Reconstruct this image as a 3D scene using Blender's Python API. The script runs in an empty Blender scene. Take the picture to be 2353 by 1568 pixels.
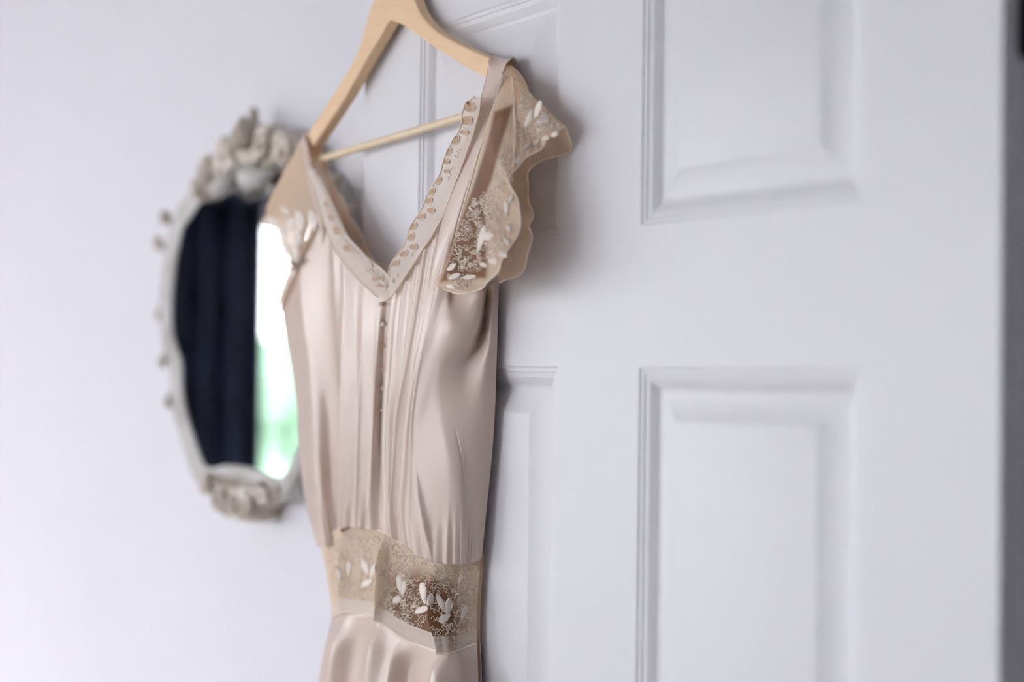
import bpy, math, random
import numpy as np
from mathutils import Vector, Matrix
from mathutils.bvhtree import BVHTree

random.seed(7)
R = math.radians
scene = bpy.context.scene
COL = scene.collection

# ------------------------------------------------------------------ camera
EYE = 1.538
TH, PI_, RO = R(53.6246), R(1.2259), R(0.75408)
CPOS = Vector((0.51712, -0.74814, EYE))
AX = Vector((-math.sin(TH) * math.cos(PI_), math.cos(TH) * math.cos(PI_), math.sin(PI_)))
_r0 = Vector((math.cos(TH), math.sin(TH), 0)); _u0 = _r0.cross(AX)
RT = _r0 * math.cos(RO) + _u0 * math.sin(RO)
UP = -_r0 * math.sin(RO) + _u0 * math.cos(RO)
FPX, CX, CY = 3268.0, 1176.5, 784.0
cam = bpy.data.cameras.new('camera')
cam.sensor_width = 36.0
cam.lens = FPX / 2353 * 36.0
cam.clip_start = 0.02
cam.dof.use_dof = True
cam.dof.focus_distance = 1.275
cam.dof.aperture_fstop = 1.8
camo = bpy.data.objects.new('camera', cam); COL.objects.link(camo)
camo.matrix_world = Matrix(((RT.x, UP.x, -AX.x, CPOS.x), (RT.y, UP.y, -AX.y, CPOS.y), (RT.z, UP.z, -AX.z, CPOS.z), (0, 0, 0, 1)))
scene.camera = camo

# ------------------------------------------------------------------ world, light, exposure
world = bpy.data.worlds.new('world'); scene.world = world; world.use_nodes = True
bg = world.node_tree.nodes['Background']
bg.inputs[0].default_value = (0.915, 0.91, 1.0, 1); bg.inputs[1].default_value = 7.0
vs = scene.view_settings
vs.view_transform = 'Standard'; vs.look = 'None'; vs.gamma = 1.0; vs.use_curve_mapping = False
vs.exposure = 0.91
cy = scene.cycles
cy.max_bounces = 6; cy.diffuse_bounces = 4; cy.glossy_bounces = 3; cy.transparent_max_bounces = 12
cy.adaptive_threshold = 0.04
cy.caustics_reflective = False; cy.caustics_refractive = False
cy.sample_clamp_indirect = 4.0

WALL_Y = 0.075           # plane of the wall the door is folded back against
LEFT_X, FRONT_Y, RIGHT_X, CEIL = -4.2, -6.6, 1.9, 2.55
W1 = (-3.4, -1.443, 0.45, 2.125)      # window in the left wall: y0,y1,z0,z1
W2_FILL = (-6.2, -3.85, 0.45, 2.46)       # unseen window added on the left wall to even out the light
W3_FILL = (-3.4, -1.5, 0.30, 2.50)           # unseen window added behind the camera for frontal fill: x0,x1,z0,z1

# ------------------------------------------------------------------ materials
def mat(name):
    m = bpy.data.materials.new(name); m.use_nodes = True
    nt = m.node_tree
    return m, nt, nt.nodes['Principled BSDF']

def N(nt, kind, **kw):
    n = nt.nodes.new(kind)
    for k, v in kw.items(): setattr(n, k, v)
    return n

def noise_mat(name, c0, c1, scale, rough, bump=0.0, bscale=None, detail=4.0, lo=0.35, hi=0.65, **pr):
    m, nt, p = mat(name)
    tc = N(nt, 'ShaderNodeTexCoord'); nz = N(nt, 'ShaderNodeTexNoise')
    nz.inputs['Scale'].default_value = scale; nz.inputs['Detail'].default_value = detail
    nt.links.new(tc.outputs['Object'], nz.inputs['Vector'])
    cr = N(nt, 'ShaderNodeValToRGB')
    cr.color_ramp.elements[0].position = lo; cr.color_ramp.elements[1].position = hi
    cr.color_ramp.elements[0].color = (*c0, 1); cr.color_ramp.elements[1].color = (*c1, 1)
    nt.links.new(nz.outputs['Fac'], cr.inputs['Fac']); nt.links.new(cr.outputs['Color'], p.inputs['Base Color'])
    p.inputs['Roughness'].default_value = rough
    for k, v in pr.items(): p.inputs[k].default_value = v
    if bump:
        nb = N(nt, 'ShaderNodeTexNoise'); nb.inputs['Scale'].default_value = bscale or scale * 4; nb.inputs['Detail'].default_value = 3
        nt.links.new(tc.outputs['Object'], nb.inputs['Vector'])
        b = N(nt, 'ShaderNodeBump'); b.inputs['Strength'].default_value = bump; b.inputs['Distance'].default_value = 0.002
        nt.links.new(nb.outputs['Fac'], b.inputs['Height']); nt.links.new(b.outputs['Normal'], p.inputs['Normal'])
    return m

M = {}
M['wall'] = noise_mat('wall_paint', (0.80, 0.80, 0.83), (0.83, 0.83, 0.86), 1.3, 0.85, 0.12, 220)
M['navy_wall'] = noise_mat('dark_blue_paint', (0.05, 0.065, 0.085), (0.06, 0.075, 0.10), 1.3, 0.8, 0.1, 220)  # invented dark tone for the unseen right wall, keeps the door edge dim
M['ceiling'] = noise_mat('ceiling_paint', (0.82, 0.82, 0.83), (0.84, 0.84, 0.85), 2, 0.9)
M['door'] = noise_mat('door_paint', (0.78, 0.785, 0.81), (0.80, 0.805, 0.83), 2.2, 0.42, 0.05, 160)
M['trim'] = noise_mat('trim_paint', (0.78, 0.78, 0.79), (0.81, 0.81, 0.82), 2.5, 0.4)
M['hinge'] = noise_mat('black_iron', (0.008, 0.007, 0.012), (0.014, 0.012, 0.018), 60, 0.45, 0.1, 300, Metallic=0.6)
M['steel'] = noise_mat('hook_steel', (0.55, 0.55, 0.56), (0.65, 0.65, 0.66), 30, 0.25, Metallic=1.0)
M['navy'] = noise_mat('navy_cloth', (0.004, 0.009, 0.026), (0.008, 0.017, 0.045), 5, 0.8, 0.1, 300)
M['lawn'] = noise_mat('lawn_green', (0.15, 0.22, 0.13), (0.21, 0.29, 0.17), 2.0, 0.95, 0.6, 40)
M['terrace'] = noise_mat('bounce_terrace_stone', (0.50, 0.47, 0.49), (0.60, 0.57, 0.59), 1.5, 0.9, 0.3, 30)
M['leaf'] = noise_mat('foliage_green', (0.15, 0.26, 0.17), (0.28, 0.42, 0.29), 3.0, 0.8, 0.5, 30)
M['blossom'] = noise_mat('pale_blossom', (0.55, 0.50, 0.50), (0.8, 0.76, 0.76), 9.0, 0.8, 0.5, 30)
M['pearl'] = noise_mat('pearl', (0.88, 0.86, 0.83), (0.92, 0.90, 0.88), 50, 0.18, **{'Coat Weight': 0.6})
M['amber'] = noise_mat('amber_thread', (0.42, 0.19, 0.06), (0.52, 0.25, 0.09), 200, 0.6)
M['frame'] = noise_mat('distressed_cream_frame', (0.34, 0.27, 0.20), (0.80, 0.74, 0.65), 26, 0.6, 0.5, 120, lo=0.30, hi=0.62)
M['frame_pale'] = noise_mat('pale_frame_paint', (0.42, 0.40, 0.36), (0.66, 0.65, 0.62), 14, 0.45, 0.3, 120)

def floor_mat():
    m, nt, p = mat('pale_floor')
    tc = N(nt, 'ShaderNodeTexCoord'); mp = N(nt, 'ShaderNodeMapping'); mp.inputs['Scale'].default_value = (2, 14, 1)
    nz = N(nt, 'ShaderNodeTexNoise'); nz.inputs['Scale'].default_value = 4; nz.inputs['Detail'].default_value = 8
    cr = N(nt, 'ShaderNodeValToRGB'); cr.color_ramp.elements[0].color = (0.52, 0.47, 0.44, 1); cr.color_ramp.elements[1].color = (0.64, 0.59, 0.56, 1)
    nt.links.new(tc.outputs['Object'], mp.inputs['Vector']); nt.links.new(mp.outputs['Vector'], nz.inputs['Vector'])
    nt.links.new(nz.outputs['Fac'], cr.inputs['Fac']); nt.links.new(cr.outputs['Color'], p.inputs['Base Color'])
    p.inputs['Roughness'].default_value = 0.45
    return m
M['floor'] = floor_mat()

def wood_mat(name, c0, c1, rough):
    m, nt, p = mat(name)
    tc = N(nt, 'ShaderNodeTexCoord'); mp = N(nt, 'ShaderNodeMapping'); mp.inputs['Scale'].default_value = (6, 60, 60)
    nz = N(nt, 'ShaderNodeTexNoise'); nz.inputs['Scale'].default_value = 3; nz.inputs['Detail'].default_value = 6; nz.inputs['Distortion'].default_value = 0.6
    cr = N(nt, 'ShaderNodeValToRGB'); cr.color_ramp.elements[0].position = 0.3; cr.color_ramp.elements[1].position = 0.7
    cr.color_ramp.elements[0].color = (*c0, 1); cr.color_ramp.elements[1].color = (*c1, 1)
    nt.links.new(tc.outputs['Object'], mp.inputs['Vector']); nt.links.new(mp.outputs['Vector'], nz.inputs['Vector'])
    nt.links.new(nz.outputs['Fac'], cr.inputs['Fac']); nt.links.new(cr.outputs['Color'], p.inputs['Base Color'])
    p.inputs['Roughness'].default_value = rough
    return m
M['hanger'] = wood_mat('hanger_wood', (0.89, 0.61, 0.35), (0.93, 0.68, 0.42), 0.42)
M['rod'] = wood_mat('rod_wood', (0.82, 0.66, 0.42), (0.90, 0.75, 0.53), 0.35)

def silk_mat():
    m, nt, p = mat('ivory_silk')
    tc = N(nt, 'ShaderNodeTexCoord')
    nz = N(nt, 'ShaderNodeTexNoise'); nz.inputs['Scale'].default_value = 900; nz.inputs['Detail'].default_value = 2
    nt.links.new(tc.outputs['Object'], nz.inputs['Vector'])
    n2 = N(nt, 'ShaderNodeTexNoise'); n2.inputs['Scale'].default_value = 14
    nt.links.new(tc.outputs['Object'], n2.inputs['Vector'])
    cr = N(nt, 'ShaderNodeValToRGB'); cr.color_ramp.elements[0].position = 0.3; cr.color_ramp.elements[1].position = 0.7
    cr.color_ramp.elements[0].color = (0.94, 0.81, 0.70, 1); cr.color_ramp.elements[1].color = (0.955, 0.84, 0.745, 1)
    nt.links.new(n2.outputs['Fac'], cr.inputs['Fac']); nt.links.new(cr.outputs['Color'], p.inputs['Base Color'])
    p.inputs['Roughness'].default_value = 0.27
    p.inputs['Specular IOR Level'].default_value = 0.60
    p.inputs['Sheen Weight'].default_value = 1.0; p.inputs['Sheen Roughness'].default_value = 0.28
    b = N(nt, 'ShaderNodeBump'); b.inputs['Strength'].default_value = 0.12; b.inputs['Distance'].default_value = 0.0006
    nt.links.new(nz.outputs['Fac'], b.inputs['Height']); nt.links.new(b.outputs['Normal'], p.inputs['Normal'])
    tr = N(nt, 'ShaderNodeBsdfTranslucent'); tr.inputs['Color'].default_value = (0.92, 0.64, 0.42, 1)
    mx = N(nt, 'ShaderNodeMixShader'); mx.inputs[0].default_value = 0.26
    nt.links.new(p.outputs[0], mx.inputs[1]); nt.links.new(tr.outputs[0], mx.inputs[2])
    nt.links.new(mx.outputs[0], nt.nodes['Material Output'].inputs['Surface'])
    return m
M['silk'] = silk_mat()

def net_mat(name, col, shade_col, pitch, hole, base, trcol):
    """hexagonal tulle: threads opaque, cells mostly clear; UVs are in metres; "plain" paints the dark interior brown into net without embroidery fill"""
    m, nt, p = mat(name)
    L = nt.links.new
    uv = N(nt, 'ShaderNodeUVMap')
    sc = N(nt, 'ShaderNodeVectorMath', operation='SCALE'); sc.inputs['Scale'].default_value = 1.0 / pitch
    L(uv.outputs[0], sc.inputs[0])
    ds = []
    for off in ((0, 0, 0), (0.5, 0.8660254, 0)):
        ad = N(nt, 'ShaderNodeVectorMath', operation='ADD'); ad.inputs[1].default_value = off; L(sc.outputs[0], ad.inputs[0])
        mo = N(nt, 'ShaderNodeVectorMath', operation='WRAP'); mo.inputs[1].default_value = (0.5, 0.8660254, 1); mo.inputs[2].default_value = (-0.5, -0.8660254, -1)
        L(ad.outputs[0], mo.inputs[0])
        ln = N(nt, 'ShaderNodeVectorMath', operation='LENGTH'); L(mo.outputs[0], ln.inputs[0]); ds.append(ln)
    mi = N(nt, 'ShaderNodeMath', operation='MINIMUM'); L(ds[0].outputs['Value'], mi.inputs[0]); L(ds[1].outputs['Value'], mi.inputs[1])
    mr = N(nt, 'ShaderNodeMapRange'); mr.inputs['From Min'].default_value = hole - 0.06; mr.inputs['From Max'].default_value = hole + 0.06
    mr.inputs['To Min'].default_value = base; mr.inputs['To Max'].default_value = 1.0
    L(mi.outputs[0], mr.inputs['Value'])
    at_ = N(nt, 'ShaderNodeAttribute', attribute_name='inner_shade')
    nz = N(nt, 'ShaderNodeTexNoise'); nz.inputs['Scale'].default_value = 330; nz.inputs['Detail'].default_value = 3; L(uv.outputs[0], nz.inputs['Vector'])
    n1 = N(nt, 'ShaderNodeMapRange'); n1.inputs['From Min'].default_value = 0.46; n1.inputs['From Max'].default_value = 0.62; n1.inputs['To Max'].default_value = 0.30
    L(nz.outputs['Fac'], n1.inputs['Value'])
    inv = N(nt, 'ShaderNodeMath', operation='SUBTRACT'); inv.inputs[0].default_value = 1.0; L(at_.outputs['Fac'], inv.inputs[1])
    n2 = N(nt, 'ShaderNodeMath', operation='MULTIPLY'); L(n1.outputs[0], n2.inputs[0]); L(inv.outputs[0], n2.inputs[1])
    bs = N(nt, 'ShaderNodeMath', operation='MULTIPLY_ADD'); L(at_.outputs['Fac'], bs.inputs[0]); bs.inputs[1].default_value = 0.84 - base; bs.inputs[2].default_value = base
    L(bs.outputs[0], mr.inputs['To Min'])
    mxc = N(nt, 'ShaderNodeMix', data_type='RGBA'); mxc.inputs[6].default_value = (*col, 1); mxc.inputs[7].default_value = (*shade_col, 1)
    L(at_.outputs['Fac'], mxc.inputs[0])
    fl = N(nt, 'ShaderNodeMix', data_type='RGBA'); fl.inputs[7].default_value = (0.84, 0.74, 0.63, 1)
    L(n2.outputs[0], fl.inputs[0]); L(mxc.outputs[2], fl.inputs[6]); L(fl.outputs[2], p.inputs['Base Color'])
    p.inputs['Roughness'].default_value = 0.75
    tl = N(nt, 'ShaderNodeBsdfTranslucent'); L(fl.outputs[2], tl.inputs['Color'])
    m1 = N(nt, 'ShaderNodeMixShader'); m1.inputs[0].default_value = 0.35; L(p.outputs[0], m1.inputs[1]); L(tl.outputs[0], m1.inputs[2])
    tp = N(nt, 'ShaderNodeBsdfTransparent')
    m2 = N(nt, 'ShaderNodeMixShader'); L(mr.outputs[0], m2.inputs[0]); L(tp.outputs[0], m2.inputs[1]); L(m1.outputs[0], m2.inputs[2])
    L(m2.outputs[0], nt.nodes['Material Output'].inputs['Surface'])
    return m
SHADE_BRN = (0.27, 0.125, 0.05)  # dark dress interior behind the net, painted into its colour
M['net'] = net_mat('tan_tulle', (0.93, 0.73, 0.53), SHADE_BRN, 0.0019, 0.36, 0.60, None)
M['band_net'] = net_mat('beige_lace_net', (0.97, 0.80, 0.605), SHADE_BRN, 0.0019, 0.34, 0.78, None)
M['trim_net'] = net_mat('cream_lace_net', (0.96, 0.87, 0.77), SHADE_BRN, 0.0014, 0.30, 0.70, None)
M['back_net'] = net_mat('fawn_lace_net', (0.80, 0.58, 0.40), SHADE_BRN, 0.0016, 0.32, 0.55, None)
M['embroidery'] = noise_mat('cream_embroidery', (0.94, 0.84, 0.73), (0.97, 0.89, 0.79), 300, 0.7, 0.4, 1500)
M['cord'] = noise_mat('cream_cord', (0.95, 0.82, 0.66), (0.97, 0.87, 0.73), 300, 0.7)
M['eyelet'] = noise_mat('tan_eyelet_net', (0.48, 0.31, 0.19), (0.62, 0.44, 0.30), 500, 0.8, lo=0.2, hi=0.8)

def mirror_mat():
    m, nt, p = mat('mirror_glass')
    p.inputs['Base Color'].default_value = (0.93, 0.96, 0.95, 1); p.inputs['Metallic'].default_value = 1; p.inputs['Roughness'].default_value = 0.015
    return m
M['mirror'] = mirror_mat()
def pane_mat():
    m, nt, p = mat('window_glass')
    tp = N(nt, 'ShaderNodeBsdfTransparent'); gl = N(nt, 'ShaderNodeBsdfGlossy'); gl.inputs['Roughness'].default_value = 0.02
    mx = N(nt, 'ShaderNodeMixShader'); mx.inputs[0].default_value = 0.06
    nt.links.new(tp.outputs[0], mx.inputs[1]); nt.links.new(gl.outputs[0], mx.inputs[2])
    nt.links.new(mx.outputs[0], nt.nodes['Material Output'].inputs['Surface'])
    return m
M['pane'] = pane_mat()

# ------------------------------------------------------------------ mesh helpers
def at(x, y, v):
    """point of the photograph (x, y) on the vertical plane v metres in front of the door face"""
    d = AX + RT * ((x - CX) / FPX) - UP * ((y - CY) / FPX)
    return CPOS + d * ((-v - CPOS.y) / d.y)

class MB:
    def __init__(self): self.v = []; self.f = []; self.mi = []; self.uv = {}
    def add(self, vs, fs, mi=0):
        b = len(self.v); self.v += [tuple(p) for p in vs]; self.f += [tuple(b + i for i in f) for f in fs]; self.mi += [mi] * len(fs)
    def box(self, x0, x1, y0, y1, z0, z1, mi=0):
        vs = [(x, y, z) for z in (z0, z1) for y in (y0, y1) for x in (x0, x1)]
        self.add(vs, [(0, 2, 3, 1), (4, 5, 7, 6), (0, 1, 5, 4), (2, 6, 7, 3), (0, 4, 6, 2), (1, 3, 7, 5)], mi)
    def tube(self, pts, rad, n=8, closed=False, mi=0, caps=True):
        pts = [Vector(p) for p in pts]; k = len(pts); vs = []; fs = []
        rads = rad if isinstance(rad, (list, tuple)) else [rad] * k
        ref = None
        for i, p in enumerate(pts):
            if closed: t = pts[(i + 1) % k] - pts[i - 1]
            else: t = pts[min(i + 1, k - 1)] - pts[max(i - 1, 0)]
            if t.length < 1e-9: t = Vector((0, 0, 1))
            t.normalize()
            if ref is None: ref = t.orthogonal().normalized()
            ref = (ref - t * ref.dot(t))
            ref = ref.normalized() if ref.length > 1e-6 else t.orthogonal().normalized()
            b = t.cross(ref)
            for j in range(n):
                a = 2 * math.pi * j / n
                vs.append(p + (ref * math.cos(a) + b * math.sin(a)) * rads[i])
        for i in range(k if closed else k - 1):
            for j in range(n):
                a, b_ = i * n + j, i * n + (j + 1) % n; c = ((i + 1) % k) * n
                fs.append((a, b_, c + (j + 1) % n, c + j))
        if not closed and caps:
            fs.append(tuple(range(n - 1, -1, -1))); fs.append(tuple((k - 1) * n + j for j in range(n)))
        self.add(vs, fs, mi)
    def grid(self, P, mi=0, flip=False, closed=False):
        """P: array rows x cols x 3"""
        nr, nc = P.shape[:2]; vs = P.reshape(-1, 3).tolist(); fs = []
        for i in range(nr - 1):
            for j in range(nc if closed else nc - 1):
                a, b = i * nc + j, i * nc + (j + 1) % nc
                q = (a, b, b + nc, a + nc)
                fs.append(q[::-1] if flip else q)
        self.add(vs, fs, mi)
    def ball(self, c, r, nu=12, nv=8, sy=1.0, mi=0):
        P = np.zeros((nv + 1, nu, 3))
        for i in range(nv + 1):
            a = math.pi * i / nv
            for j in range(nu):
                b = 2 * math.pi * j / nu
                P[i, j] = (c[0] + r * math.sin(a) * math.cos(b), c[1] + r * sy * math.sin(a) * math.sin(b), c[2] + r * math.cos(a))
        self.grid(P, mi, closed=True)
    def prism(self, outline, y0, y1, mi=0, bevel=0.0):
        """polygon outline [(x,z)] extruded from y0 (front, toward the room) to y1, front edge rounded by bevel"""
        n = len(outline)
        o = [Vector((p[0], p[1])) for p in outline]
        area = sum(o[i].x * o[(i + 1) % n].y - o[(i + 1) % n].x * o[i].y for i in range(n))
        if area < 0: o.reverse()
        def inset(d):
            r = []
            for i in range(n):
                a, b, c = o[i - 1], o[i], o[(i + 1) % n]
                e1 = (b - a).normalized(); e2 = (c - b).normalized()
                nn = Vector((-e1.y - e2.y, e1.x + e2.x))
                nn = nn.normalized() if nn.length > 1e-6 else Vector((-e1.y, e1.x))
                r.append(b + nn * d)
            return r
        rings = [(inset(bevel), y0), (inset(bevel * 0.3), y0 + bevel * 0.3), (o, y0 + bevel), (o, y1)] if bevel else [(o, y0), (o, y1)]
        vs = [(p.x, y, p.y) for ring, y in rings for p in ring]; fs = []
        for k in range(len(rings) - 1):
            for i in range(n):
                j = (i + 1) % n
                fs.append((k * n + i, k * n + j, (k + 1) * n + j, (k + 1) * n + i))
        fs.append(tuple(range(n))); fs.append(tuple(range(len(rings) * n - 1, (len(rings) - 1) * n - 1, -1)))
        self.add(vs, fs, mi)
    def build(self, name, mats, parent=None, smooth=True, auto=None, uv=None):
        me = bpy.data.meshes.new(name); me.from_pydata(self.v, [], self.f)
        if not isinstance(mats, (list, tuple)): mats = [mats]
        for m in mats: me.materials.append(m)
        me.polygons.foreach_set('material_index', self.mi)
        if smooth: me.polygons.foreach_set('use_smooth', [True] * len(self.f))
        if uv is not None:
            l = me.uv_layers.new(name='UVMap')
            vi = np.zeros(len(me.loops), dtype=np.int32); me.loops.foreach_get('vertex_index', vi)
            l.data.foreach_set('uv', np.asarray(uv, dtype=np.float32)[vi].ravel())
        me.update()
        if smooth and auto: me.set_sharp_from_angle(angle=R(auto))
        o = bpy.data.objects.new(name, me); COL.objects.link(o)
        if parent: adopt(o, parent)
        return o

def adopt(o, parent):
    o.parent = parent
    p = parent; off = Vector((0, 0, 0))
    while p: off += p.location; p = p.parent
    o.location = -off

def empty(name, loc):
    o = bpy.data.objects.new(name, None); COL.objects.link(o); o.location = loc; o.empty_display_size = 0.1
    return o
def tag(o, label=None, cat=None, group=None, kind=None):
    if label: o['label'] = label
    if cat: o['category'] = cat
    if group: o['group'] = group
    if kind: o['kind'] = kind
    return o
def boxes(name, lst, m, parent=None, kind=None):
    b = MB()
    for q in lst: b.box(*q)
    o = b.build(name, m, parent, smooth=False)
    if kind: o['kind'] = kind
    return o

# ------------------------------------------------------------------ the room shell
T = 0.14
boxes('floor', [(LEFT_X - T, RIGHT_X + T, FRONT_Y - T, 1.6, -0.1, 0.0)], M['floor'], kind='structure')
boxes('ceiling', [(LEFT_X - T, RIGHT_X + T, FRONT_Y - T, 1.6, CEIL, CEIL + 0.1)], M['ceiling'], kind='structure')
D0, D1, DH = 0.045, 0.83, 2.01          # doorway in the back wall
tag(boxes('wall_back', [(LEFT_X - T, D0, WALL_Y, WALL_Y + T, 0, CEIL), (D1, RIGHT_X + T, WALL_Y, WALL_Y + T, 0, CEIL), (D0, D1, WALL_Y, WALL_Y + T, DH, CEIL)], M['wall'], kind='structure'),
    'white painted wall behind the door and the mirror')
tag(boxes('wall_left', [(LEFT_X - T, LEFT_X, FRONT_Y, W2_FILL[0], 0, CEIL), (LEFT_X - T, LEFT_X, W2_FILL[1], W1[0], 0, CEIL), (LEFT_X - T, LEFT_X, W1[1], WALL_Y, 0, CEIL)] + [(LEFT_X - T, LEFT_X, w[0], w[1], a, b) for w in (W1, W2_FILL) for a, b in ((0, w[2]), (w[3], CEIL))], M['wall'], kind='structure'),
    'white wall with the reflected window and an unseen one added for light')
tag(boxes('wall_front', [(LEFT_X - T, W3_FILL[0], FRONT_Y - T, FRONT_Y, 0, CEIL), (W3_FILL[1], RIGHT_X + T, FRONT_Y - T, FRONT_Y, 0, CEIL), (W3_FILL[0], W3_FILL[1], FRONT_Y - T, FRONT_Y, 0, W3_FILL[2]), (W3_FILL[0], W3_FILL[1], FRONT_Y - T, FRONT_Y, W3_FILL[3], CEIL)], M['wall'], kind='structure'), 'white wall opposite the door with a window added for fill light')
tag(boxes('wall_right', [(RIGHT_X, RIGHT_X + T, FRONT_Y, 1.6, 0, CEIL)], M['navy_wall'], kind='structure'), 'unseen wall right of the doorway, made dark blue to dim the door edge')
tag(boxes('wall_hall', [(LEFT_X, RIGHT_X, 1.45, 1.6, 0, CEIL), (-0.6, -0.46, WALL_Y + T, 1.45, 0, CEIL)], M['wall'], kind='structure'), 'white walls of the hallway beyond the doorway')
boxes('baseboard_back', [(LEFT_X, D0 - 0.002, WALL_Y - 0.016, WALL_Y, 0, 0.12)], M['trim'], kind='structure')
boxes('baseboard_left', [(LEFT_X, LEFT_X + 0.016, FRONT_Y, WALL_Y - 0.016, 0, 0.12)], M['trim'], kind='structure')
boxes('trim_1', [(D0, D0 + 0.03, WALL_Y, WALL_Y + T, 0, DH), (D1 - 0.03, D1, WALL_Y, WALL_Y + T, 0, DH), (D0 + 0.03, D1 - 0.03, WALL_Y, WALL_Y + T, DH - 0.03, DH)], M['trim'], kind='structure')

def window(name, axis, a0, a1, z0, z1, wallpos, label, nv=2):
    e = empty(name, ((wallpos, (a0 + a1) / 2, z0) if axis == 'x' else ((a0 + a1) / 2, wallpos, z0)))
    tag(e, label, kind='structure')
    def bx(nm, lst, m):
        if axis == 'x': q = [(p0, p1, s0, s1, c0, c1) for (s0, s1, p0, p1, c0, c1) in lst]
        else: q = lst
        return boxes(nm, q, m, e)
    p0, p1 = wallpos - 0.10, wallpos - 0.04
    bx('window_frame', [(a0, a0 + .06, p0, p1, z0, z1), (a1 - .06, a1, p0, p1, z0, z1), (a0 + .06, a1 - .06, p0, p1, z0, z0 + .06), (a0 + .06, a1 - .06, p0, p1, z1 - .06, z1)], M['trim'])
    w = (a1 - a0 - .12)
    for i in range(1, nv):
        c = a0 + .06 + w * i / nv
        bx('glazing_bar', [(c - .02, c + .02, p0, p1, z0 + .06, z1 - .06)], M['trim'])
    for i in range(nv):
        c0 = a0 + .06 + w * i / nv + (.02 if i else 0); c1 = a0 + .06 + w * (i + 1) / nv - (.02 if i < nv - 1 else 0)
        bx('pane', [(c0, c1, p0 + .027, p0 + .033, z0 + .06, z1 - .06)], M['pane'])
    bx('window_sill', [(a0 - .03, a1 + .03, wallpos + .001, wallpos + .06, z0 - .03, z0)], M['trim'])
    return e
window('window_1', 'x', *W1, LEFT_X, 'bright window reflected in the oval mirror')
window('fill_window_2', 'x', *W2_FILL, LEFT_X, 'unseen second window added on the left wall for more even light', 2)
window('fill_window_3', 'y', *W3_FILL, FRONT_Y, 'unseen tall window added opposite the door for frontal fill light', 2)

# outdoors, seen only as the reflection of the window; terrace unseen, added for bounce light
boxes('ground', [(LEFT_X - 6, LEFT_X - T - .02, -12, 8, -0.46, -0.38), (LEFT_X - T - .02, 8, -12, FRONT_Y - T - .02, -0.46, -0.38)], M['terrace'], kind='structure')['label'] = 'unseen pale terrace added to bounce neutral light into the room'
lawn = MB(); lawn.box(-40, 30, -30, 20, -0.52, -0.47)
tag(lawn.build('ground', M['lawn'], smooth=False), 'pale green lawn outside the window', kind='structure')
def shrub(c, r, h, m, label, cat):
    rnd = random.Random(int(c[0] * 100)); b = MB()
    for k in range(60):
        a, q = rnd.uniform(0, 6.28), rnd.uniform(0, 1)
        rr = r * math.sqrt(1 - (q - .3) ** 2 * .9) * rnd.uniform(.5, 1)
        b.ball((c[0] + rr * math.cos(a), c[1] + rr * math.sin(a), c[2] + q * h * .85 + .08), r * rnd.uniform(.18, .34), 7, 5)
    root = empty('garden_shrub', c)
    b.build('foliage', m, root)
    s = MB(); s.tube([(c[0], c[1], c[2]), (c[0] + .03, c[1], c[2] + h * .5)], [.05, .03]); s.build('stem', M['hanger'], root)
    tag(root, label, cat)
shrub((-10.0, -4.9, -0.4), 1.3, 2.1, M['leaf'], 'leafy green shrub on the lawn outside the window', 'shrub')
shrub((-12.5, -8.6, -0.4), 1.6, 2.5, M['leaf'], 'larger green shrub further from the house on the lawn', 'shrub')
shrub((-7.6, -3.2, -0.4), 0.28, 1.25, M['blossom'], 'pale blossoming bush just outside the window', 'shrub')

# curtains and pelmet round window_1
def curtain(y0, y1, label):
    n = 160; P = np.zeros((9, n, 3))
    for i in range(9):
        z = 2.13 - (2.13 - .02) * i / 8
        for j in range(n):
            y = y0 + (y1 - y0) * j / (n - 1)
            P[i, j] = (LEFT_X + .115 + .035 * math.sin((y - y0) * 62 + .6 * math.sin(y * 17)) + .008 * math.sin(y * 140) * i / 8, y, z)
    b = MB(); b.grid(P); o = b.build('curtain', M['navy'])
    md = o.modifiers.new('thickness', 'SOLIDIFY'); md.thickness = .003
    tag(o, label, 'curtain')
curtain(-1.438, -0.30, 'dark navy curtain reflected in the left of the mirror')
curtain(-3.74, -3.41, 'dark navy curtain hanging between the two windows')
pm = MB(); pm.box(LEFT_X + .003, LEFT_X + .20, -3.78, -0.2, 2.135, 2.45)
tag(pm.build('curtain_pelmet', M['navy'], smooth=False), 'dark navy pelmet above the reflected window', 'pelmet')

# ------------------------------------------------------------------ the door
door = empty('door_1', (-0.381, 0.0175, 0.006))
tag(door, 'white six panel door folded back against the wall', kind='structure')
UX = [-0.762, -0.6562, -0.4318, -0.3286, -0.1038, 0.0]
ZT = EYE + 0.443
ZP = [(EYE + 0.1167, EYE + 0.333), (0.93, EYE + 0.0047), (0.235, 0.755)]
TH_D = 0.035
def slab(name, x0, x1, z0, z1): return boxes(name, [(x0, x1, 0.0, TH_D, z0, z1)], M['door'], door)
slab('stile', UX[0], UX[1], 0.006, ZT); slab('stile', UX[4], UX[5], 0.006, ZT)
for z0, z1 in ((ZP[0][1], ZT), (ZP[1][1], ZP[0][0]), (ZP[2][1], ZP[1][0]), (0.006, ZP[2][0])): slab('rail', UX[1], UX[4], z0, z1)
PROF = [(0, 0), (.0015, .0012), (.0045, .0016), (.0052, .0026), (.0095, .0034), (.0135, .0056), (.0165, .0076), (.0195, .0082), (.0215, .0080), (.0400, .0016), (.0425, .0010)]
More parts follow.
